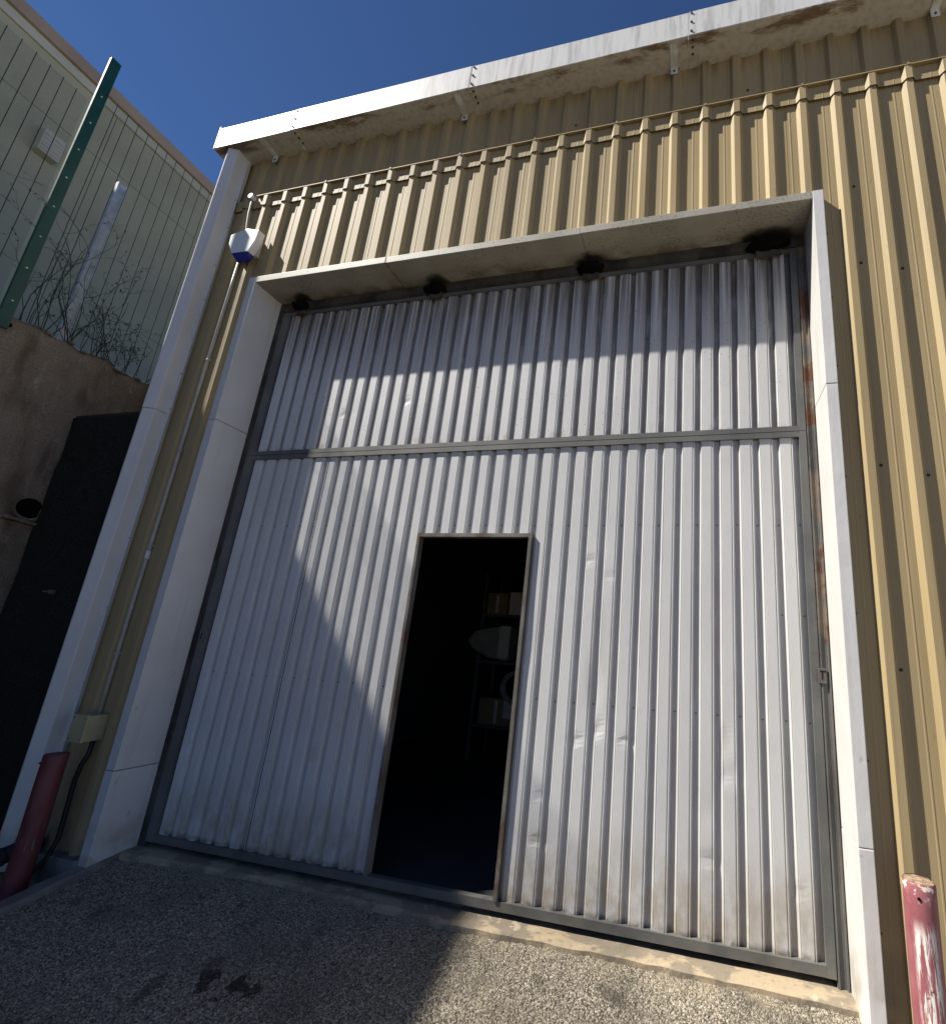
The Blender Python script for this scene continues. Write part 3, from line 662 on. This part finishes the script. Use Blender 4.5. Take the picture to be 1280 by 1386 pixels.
# ------------------------------------------------------------------ bollards
def bollard(name, x, y, top, mat, label, capmat, tilt=0.0):
    b = thing(name, (x, y, gz(y)-0.06), label, 'bollard', 'red bollards guarding the doorway corners')
    zb_ = gz(y)-0.15; seg = 28; r = 0.0545
    vs = []; hs = list(np.linspace(zb_, top-0.006, 14)) + [top]
    for j, z in enumerate(hs):
        for k in range(seg):
            a = 2*math.pi*k/seg; rr = r + 0.0012*math.sin(3*a+j*0.7) - (0.004 if j == len(hs)-1 else 0)
            sl_ = 0.0
            vs.append((x+rr*math.cos(a)+tilt*(z-zb_), y+rr*math.sin(a), z+sl_))
    fs = [(j*seg+k, j*seg+(k+1) % seg, (j+1)*seg+(k+1) % seg, (j+1)*seg+k) for j in range(len(hs)-1) for k in range(seg)]
    MB().add(vs, fs).build('tube', mat, b, smooth=True)
    t = x+tilt*(top-zb_)
    MB().tube([(t, y, top-0.02), (t, y, top-0.002)], 0.0500, seg).build('cap', capmat, b)
    MB().tube([(x-0.022 if tilt == 0 else x, y-0.053, top-0.045), (x-0.022 if tilt == 0 else x, y-0.0555, top-0.045)], 0.006, 8).build('bolt_hole', 'grease_hole_black', b)  # black disc on the surface, the hole's shade put into its colour
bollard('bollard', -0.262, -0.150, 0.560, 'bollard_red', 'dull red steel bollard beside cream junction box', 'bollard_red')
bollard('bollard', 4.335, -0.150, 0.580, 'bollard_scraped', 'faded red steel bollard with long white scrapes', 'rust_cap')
pe = thing('pipe_stub', (-0.43, -0.14, -0.2), 'dark round pipe stub at foot of white corner flashing', 'pipe')
MB().tube([(-0.43, 0.0, 0.02), (-0.43, -0.10, 0.0), (-0.43, -0.16, -0.01)], [0.045, 0.047, 0.045], 18).build('tube', 'black_rubber', pe, smooth=True)
MB().tube([(-0.43, -0.1605, -0.01), (-0.43, -0.175, -0.013)], [0.054, 0.050], 18).build('collar', 'black_rubber', pe, 0.003)
MB().tube([(-0.43, -0.07, -0.25), (-0.43, -0.07, -0.03)], 0.02, 10).build('stand', 'black_rubber', pe)

# ------------------------------------------------------------------ inside the hall, seen through the wicket
rk = thing('storage_rack', (1.15, 3.5, -0.03), 'dim storage rack with boxes inside dark hall', 'rack')
for x in (0.70, 1.75):
    for y in (3.3, 3.8): box('upright', 'rack_steel', rk, x-0.02, x+0.02, y-0.02, y+0.02, -0.03, 2.3)
for z in (0.35, 1.12, 1.72): box('shelf', 'rack_steel', rk, 0.68, 1.77, 3.275, 3.825, z, z+0.035)
for x0, x1, z0, h, mt, lb in ((0.74, 1.02, 1.756, 0.28, 'carton', 'narrow brown carton on top shelf of dim rack'), (1.05, 1.55, 1.756, 0.30, 'paper', 'wide pale box on top shelf of dim rack'),
                              (0.78, 1.25, 0.386, 0.32, 'carton', 'large brown carton on low shelf of dim rack')):
    b = thing('carton', ((x0+x1)/2, 3.5, z0), lb, 'box', 'boxes on the dim rack')
    box('body', mt, b, x0, x1, 3.30, 3.70, z0, z0+h-0.02, 0.004); box('lid_flap', mt, b, x0-0.003, x1+0.003, 3.297, 3.703, z0+h-0.0195, z0+h, 0.002)
    box('tape', 'paper' if mt == 'carton' else 'carton', b, (x0+x1)/2-0.02, (x0+x1)/2+0.02, 3.2955, 3.2965, z0+0.02, z0+h-0.03)
sk = thing('sack', (0.92, 3.2, 1.16), 'pale folded sack lying on middle shelf of dim rack', 'sack')
oq = [(0.54, 1.40), (0.62, 1.30), (0.84, 1.20), (1.12, 1.16), (1.14, 1.60), (0.84, 1.58), (0.64, 1.53)]; nq = len(oq)
MB().add([(x, 3.22, z) for x, z in oq] + [(x, 3.60, z) for x, z in oq], [tuple(range(nq)), tuple(reversed(range(nq, 2*nq)))] + [((i+1) % nq, i, nq+i, nq+(i+1) % nq) for i in range(nq)]).build('body', 'sack_white', sk, 0.03, True)
MB().box(1.02, 1.16, 3.16, 3.19, 1.20, 1.60).build('label_sheet', 'paper', sk, 0.004)
ho = thing('hose_coil', (1.30, 3.2, 0.70), 'grey hose coil hanging on front of dim rack', 'hose')
hc = MB()
for k in range(3): hc.tube([(1.30+(0.165+0.012*k)*math.cos(a), 3.22-0.022*k, 0.86+(0.165+0.012*k)*math.sin(a)) for a in np.linspace(0, 2*math.pi, 33)], 0.014, 7, False)
hc.build('coil', 'hose', ho, smooth=True)
MB().tube([(1.30, 3.27, 1.04), (1.30, 3.15, 1.045)], 0.008, 8).build('hook', 'rack_steel', ho)
pn = thing('notice', (1.21, 3.26, 0.5), 'small white notice sheet below hose coil on dim rack', 'paper')
box('sheet', 'paper', pn, 1.13, 1.29, 3.262, 3.266, 0.48, 0.69); box('clip', 'rack_steel', pn, 1.19, 1.23, 3.258, 3.2615, 0.665, 0.695)

# ------------------------------------------------------------------ retaining wall, gate, fence and neighbour on the left
XW = -1.50
nyw, nzw = 190, 60
yy = np.linspace(-14, 12, nyw); yy = np.concatenate([np.linspace(-14, -1.4, 40), np.linspace(-1.35, 1.4, 120), np.linspace(1.5, 12, 40)]); nyw = len(yy)
prof_y = np.array([-14, -1.2, -0.56, -0.49, -0.35, -0.17, -0.06, 0.08, 0.17, 0.37, 0.8, 12])
prof_z = np.array([3.40, 3.46, 3.500, 3.550, 3.570, 3.560, 3.525, 3.565, 3.525, 3.540, 3.53, 3.5])
topz = np.interp(yy, prof_y, prof_z) + 0.045*(vnoise(nyw, 1, (70, 1))[:, 0]-0.5)
rw = thing('retaining_wall', (-1.7, 0, -0.3), 'stained brown concrete retaining wall with broken top edge below mesh fence', 'wall')
P = np.zeros((nyw, nzw+4, 3)); nz_ = vnoise(nyw, nzw+4, (60, 22)); nz2 = vnoise(nyw, nzw+4, (16, 7))
for j in range(nzw):
    t = j/(nzw-1); P[:, j, 0] = XW - 0.020*nz_[:, j] - 0.03*nz2[:, j] - (0.03*max(0, t-0.97)/0.03); P[:, j, 1] = yy; P[:, j, 2] = -0.8 + (topz+0.8)*t
for k, (x, dz) in enumerate(((-1.60, 0.012), (-1.72, 0.0), (-1.80, -0.02), (-1.80, -4.0))):
    j = nzw+k; P[:, j, 0] = x; P[:, j, 1] = yy; P[:, j, 2] = topz + dz + 0.02*(nz_[:, j]-0.5)
me = grid_mesh(P); recentre(me, (-1.7, 0, -0.3)); link('wall_face', me, 'old_concrete', rw, (-1.7, 0, -0.3), True)
# rough pebbles and flakes along the broken rim
for k in range(60):
    y = random.uniform(-0.95, 0.75); z = float(np.interp(y, yy, topz)); s = random.uniform(0.010, 0.028)
    link('rim_stone', lump((0, 0, 0), (s, s*1.3, s*0.7), 100+k), 'old_concrete', rw, (XW-0.05-random.uniform(-0.01, 0.06), y, z+0.004))
dp_ = thing('drain_pipe', (XW, -0.07, 2.1), 'dark drain hole in brown retaining wall beside shade cloth gate', 'drain')
def ring(cx, cy, cz, r0, r1, x0, x1, seg=24):
    b = MB(); vs = []
    for x, r in ((x0, r1), (x1, r1), (x1, r0), (x0, r0)):
        for k in range(seg):
            a = 2*math.pi*k/seg; vs.append((cx+x, cy+r*math.cos(a), cz+r*math.sin(a)))
    fs = [(j*seg+k, j*seg+(k+1) % seg, ((j+1) % 4)*seg+(k+1) % seg, ((j+1) % 4)*seg+k) for j in range(4) for k in range(seg)]
    return b.add(vs, fs)
ring(XW, -0.062, 2.160, 0.078, 0.096, -0.09, 0.008).build('rim', 'old_concrete', dp_)
MB().tube([(XW-0.09, -0.062, 2.16), (XW-0.012, -0.062, 2.16)], 0.0785, 24).build('hole', 'grease_hole_black', dp_)  # closed black plug, its colour stands in for the dark inside the pipe
MB().add([(XW-0.06, -0.20, 2.085), (XW+0.05, -0.19, 2.075), (XW+0.05, 0.0, 2.050), (XW-0.06, 0.0, 2.060), (XW-0.06, -0.20, 2.050), (XW+0.05, -0.19, 2.050), (XW+0.05, 0.0, 2.028), (XW-0.06, 0.0, 2.028)],
         [(0, 3, 2, 1), (4, 5, 6, 7), (0, 1, 5, 4), (1, 2, 6, 5), (2, 3, 7, 6), (3, 0, 4, 7)]).build('lip', 'old_concrete', dp_, 0.006)
MB().tube([(XW-0.05, -0.505, 3.455), (XW-0.008, -0.505, 3.455)], 0.020, 14).build('weep_hole', 'grease_hole_black', dp_)  # solid black plug, shade of the small hole painted in

gt = thing('alley_gate', (-1.05, 0.02, -0.1), 'black shade cloth gate closing the alley beside retaining wall', 'gate')
box('frame_bar', 'gate_steel', gt, -1.485, -0.665, -0.005, 0.035, 2.935, 2.975, 0.003)
box('frame_bar', 'gate_steel', gt, -1.485, -0.665, -0.005, 0.035, -0.12, -0.08, 0.003)
for x0 in (-1.485, -0.705): box('frame_post', 'gate_steel', gt, x0, x0+0.04, -0.005, 0.035, -0.079, 2.934, 0.003)
nyc, nzc = 30, 90
P = np.zeros((nyc, nzc, 3)); wv = vnoise(nyc, nzc, (6, 18))
P[..., 0] = np.linspace(-1.475, -0.675, nyc)[:, None]; P[..., 2] = np.linspace(-0.06, 2.945, nzc)[None]; P[..., 1] = -0.010 + 0.018*(wv-0.9)
me = grid_mesh(P); recentre(me, (-1.07, -0.01, -0.06)); link('shade_cloth', me, 'shade_cloth', gt, (-1.07, -0.01, -0.06), True)
MB().box(-1.03, -1.00, -0.040, -0.006, 1.52, 1.55).box(-1.07, -0.97, -0.052, -0.040, 1.53, 1.542).build('latch', 'frame_steel', gt)

# raised ground behind the wall
P = np.array([[(x, y, 3.42) for y in (-14, 0, 12, 40)] for x in (-40, -6.3, -1.78)])
link('terrace', grid_mesh(P), 'soil', kind='structure')

fe = thing('mesh_fence', (-1.62, -0.55, 3.45), 'dark green close-wire security mesh fence on top of retaining wall', 'fence')
def mesh_panel(y0, y1, z0, z1):
    b = MB(); x = -1.535; r = 0.0012
    z = z0
    while z < z1:
        b.add([(x-r, y0, z), (x, y0, z-r), (x+r, y0, z), (x, y0, z+r), (x-r, y1, z), (x, y1, z-r), (x+r, y1, z), (x, y1, z+r)], [(0, 1, 5, 4), (1, 2, 6, 5), (2, 3, 7, 6), (3, 0, 4, 7)]); z += 0.0127
    y = y0; x2 = x+0.005; r = 0.0024
    while y < y1:
        b.add([(x2-r, y, z0), (x2, y-r, z0), (x2+r, y, z0), (x2, y+r, z0), (x2-r, y, z1), (x2, y-r, z1), (x2+r, y, z1), (x2, y+r, z1)], [(0, 4, 5, 1), (1, 5, 6, 2), (2, 6, 7, 3), (3, 7, 4, 0)]); y += 0.0800
    return b
mesh_panel(-3.06, -0.585, 3.55, 5.62).build('mesh_panel', 'wire_green', fe, kind='stuff')
mesh_panel(-5.60, -3.13, 3.55, 5.62).build('mesh_panel', 'wire_green', fe, kind='stuff')
mesh_panel(-0.505, 2.0, 3.55, 5.80).build('mesh_panel', 'wire_green', fe, kind='stuff')
for zz_ in (3.95, 4.55, 5.20):      # folded stiffening ribs of the mesh
    for a, b, zt_ in ((-3.06, -0.585, 5.6), (-0.505, 2.0, 5.8)):
        MB().tube([(-1.528, a, zz_), (-1.528, b, zz_)], 0.0013, 5).build('stiffener', 'wire_green', fe)
for py, top in ((-0.548, 6.105), (-3.09, 6.105), (-5.63, 6.1), (2.03, 6.1)):
    p = MB().box(-1.496, -1.470, py-0.034, py+0.034, 3.40, top).build('post', 'post_green', fe, 0.004)
    MB().add([(-1.498, py-0.033, top+0.001), (-1.468, py-0.033, top+0.001), (-1.468, py+0.033, top+0.001), (-1.498, py+0.033, top+0.001), (-1.485, py-0.02, top+0.010), (-1.480, py+0.02, top+0.010)],
             [(0, 3, 2, 1), (0, 1, 4), (1, 2, 5, 4), (2, 3, 5), (3, 0, 4, 5)]).build('post_cap', 'post_green', p)
    z = 3.623
    while z < top-0.3:
        bo = put_screw(-1.4695, py, z, p, SCREW, 'bolt'); bo.rotation_euler = (0, 0, math.pi/2)
        bo.data = bpy.data.meshes.get('bolt_galv') or bo.data
        z += 0.2945
BG = screw_mesh(0.007, 0.005, 'galvanised'); BG.name = 'bolt_galv'
for o in [q for q in COL.objects if q.name.startswith('bolt') and q.parent and q.parent.name.startswith('post')]: o.data = BG

gp = thing('galvanised_post', (-2.6, 0.23, 3.42), 'pale galvanised channel post standing behind the mesh fence', 'post')
MB().prism([(-2.63, 0.19), (-2.57, 0.19), (-2.57, 0.205), (-2.585, 0.205), (-2.585, 0.255), (-2.57, 0.255), (-2.57, 0.27), (-2.63, 0.27)], 3.42, 5.94).build('channel', 'galvanised', gp)
MB().box(-2.70, -2.50, 0.13, 0.33, 3.421, 3.431).build('foot_plate', 'galvanised', gp)

# dry shrubs between wall and fence
def shrub(x, y, z, h, stems, seed, label):
    r = random.Random(seed); t = thing('dry_shrub', (x, y, z-0.02), label, 'shrub', 'dry shrubs along the fence foot')
    b = MB(); lf = MB()
    def grow(p, d, L, rad, depth):
        pts = [p]; k = 5
        for i in range(k):
            d = (d + Vector((r.gauss(0, .13), r.gauss(0, .17), r.gauss(0.02, .08)))).normalized(); p = p + d*L/k; pts.append(p)
            if depth < 3 and i >= 1 and r.random() < (0.52 if depth else 0.55):
                dd = (d + Vector((r.gauss(0, .5), r.gauss(0, .75), r.gauss(0.1, .3)))).normalized(); grow(p, dd, L*r.uniform(.3, .6), rad*0.62, depth+1)
            if depth >= 2 and r.random() < 0.22:
                for _ in range(1):
                    a = Vector((r.gauss(0, 1), r.gauss(0, 1), r.gauss(0, 1))).normalized(); c = a.cross(Vector((0, 0, 1))).normalized()
                    s = r.uniform(0.006, 0.016); lf.add([p, p+a*s+c*s*0.35, p+a*s*2, p+a*s-c*s*0.35], [(0, 1, 2, 3)])
        b.tube(pts, [rad*(1-0.75*i/k) for i in range(k+1)], 4, False)
    for s in range(int(stems*1.25)):
        d = Vector((r.gauss(0, .10), r.gauss(0.0, .30), 1)).normalized(); grow(Vector((x+r.uniform(-.05, .05), y+r.uniform(-.10, .10), z)), d, h*r.uniform(.45, 1.0), 0.0042, 0)
    b.build('branches', 'twig', t, base=(x, y, z-0.02))
    if lf.v: lf.build('leaves', 'dry_leaf', t, base=(x, y, z-0.02))
for k, (y, h, st, lb) in enumerate((( -0.36, 0.95, 5, 'dry bare shrub beside green fence post'), (-0.20, 1.10, 6, 'tallest dry bare shrub in front of galvanised post'),
                                    (-0.05, 0.70, 7, 'dense low dry shrub on broken wall top'), (0.12, 0.62, 6, 'twiggy dry shrub in middle of wall top'),
                                    (0.30, 0.60, 6, 'dry shrub next to white corner flashing'), (-0.72, 0.50, 2, 'sparse dry shrub on the road side of green fence post'))):
    shrub(-1.63, y, 3.50, h, st, 40+k, lb)

# neighbouring building
nb = thing('neighbour_building', (-10, 0, 3.4), 'tall plain grey green building with brown roof edge behind mesh fence', 'building')
XN = -6.40
def npan(y0, y1): return box('wall_panel', 'neighbour_wall', nb, XN-0.15, XN, y0+0.004, y1-0.004, 3.40, 9.86, 0.003)
y = -26.0
while y < 14.0: npan(y, y+2.5); y += 2.5
box('core', 'neighbour_wall', nb, -16, XN-0.152, -26, 14.0, 3.4, 10.0)
for y in np.arange(-26, 14, 5.0):
    box('eaves_band', 'neighbour_band', nb, XN-0.15, XN+0.035, y+0.002, y+4.998, 9.862, 10.02)
    f = box('roof_fascia', 'neighbour_fascia', nb, XN-0.15, XN+0.10, y+0.002, y+4.998, 10.021, 10.235, 0.006)
box('roof', 'neighbour_fascia', nb, -16, XN-0.152, -26, 14.0, 10.001, 10.20)
ac = thing('wall_vent', (XN+0.1, 0.95, 8.25), 'small pale box fixed high on grey green building', 'vent')
MB().box(XN+0.001, XN+0.16, 0.83, 1.07, 8.22, 8.62).build('casing', 'neighbour_band', ac, 0.01)
for k in range(5): MB().box(XN+0.161, XN+0.168, 0.85, 1.05, 8.26+k*0.065, 8.29+k*0.065).build('louvre', 'neighbour_band', ac)
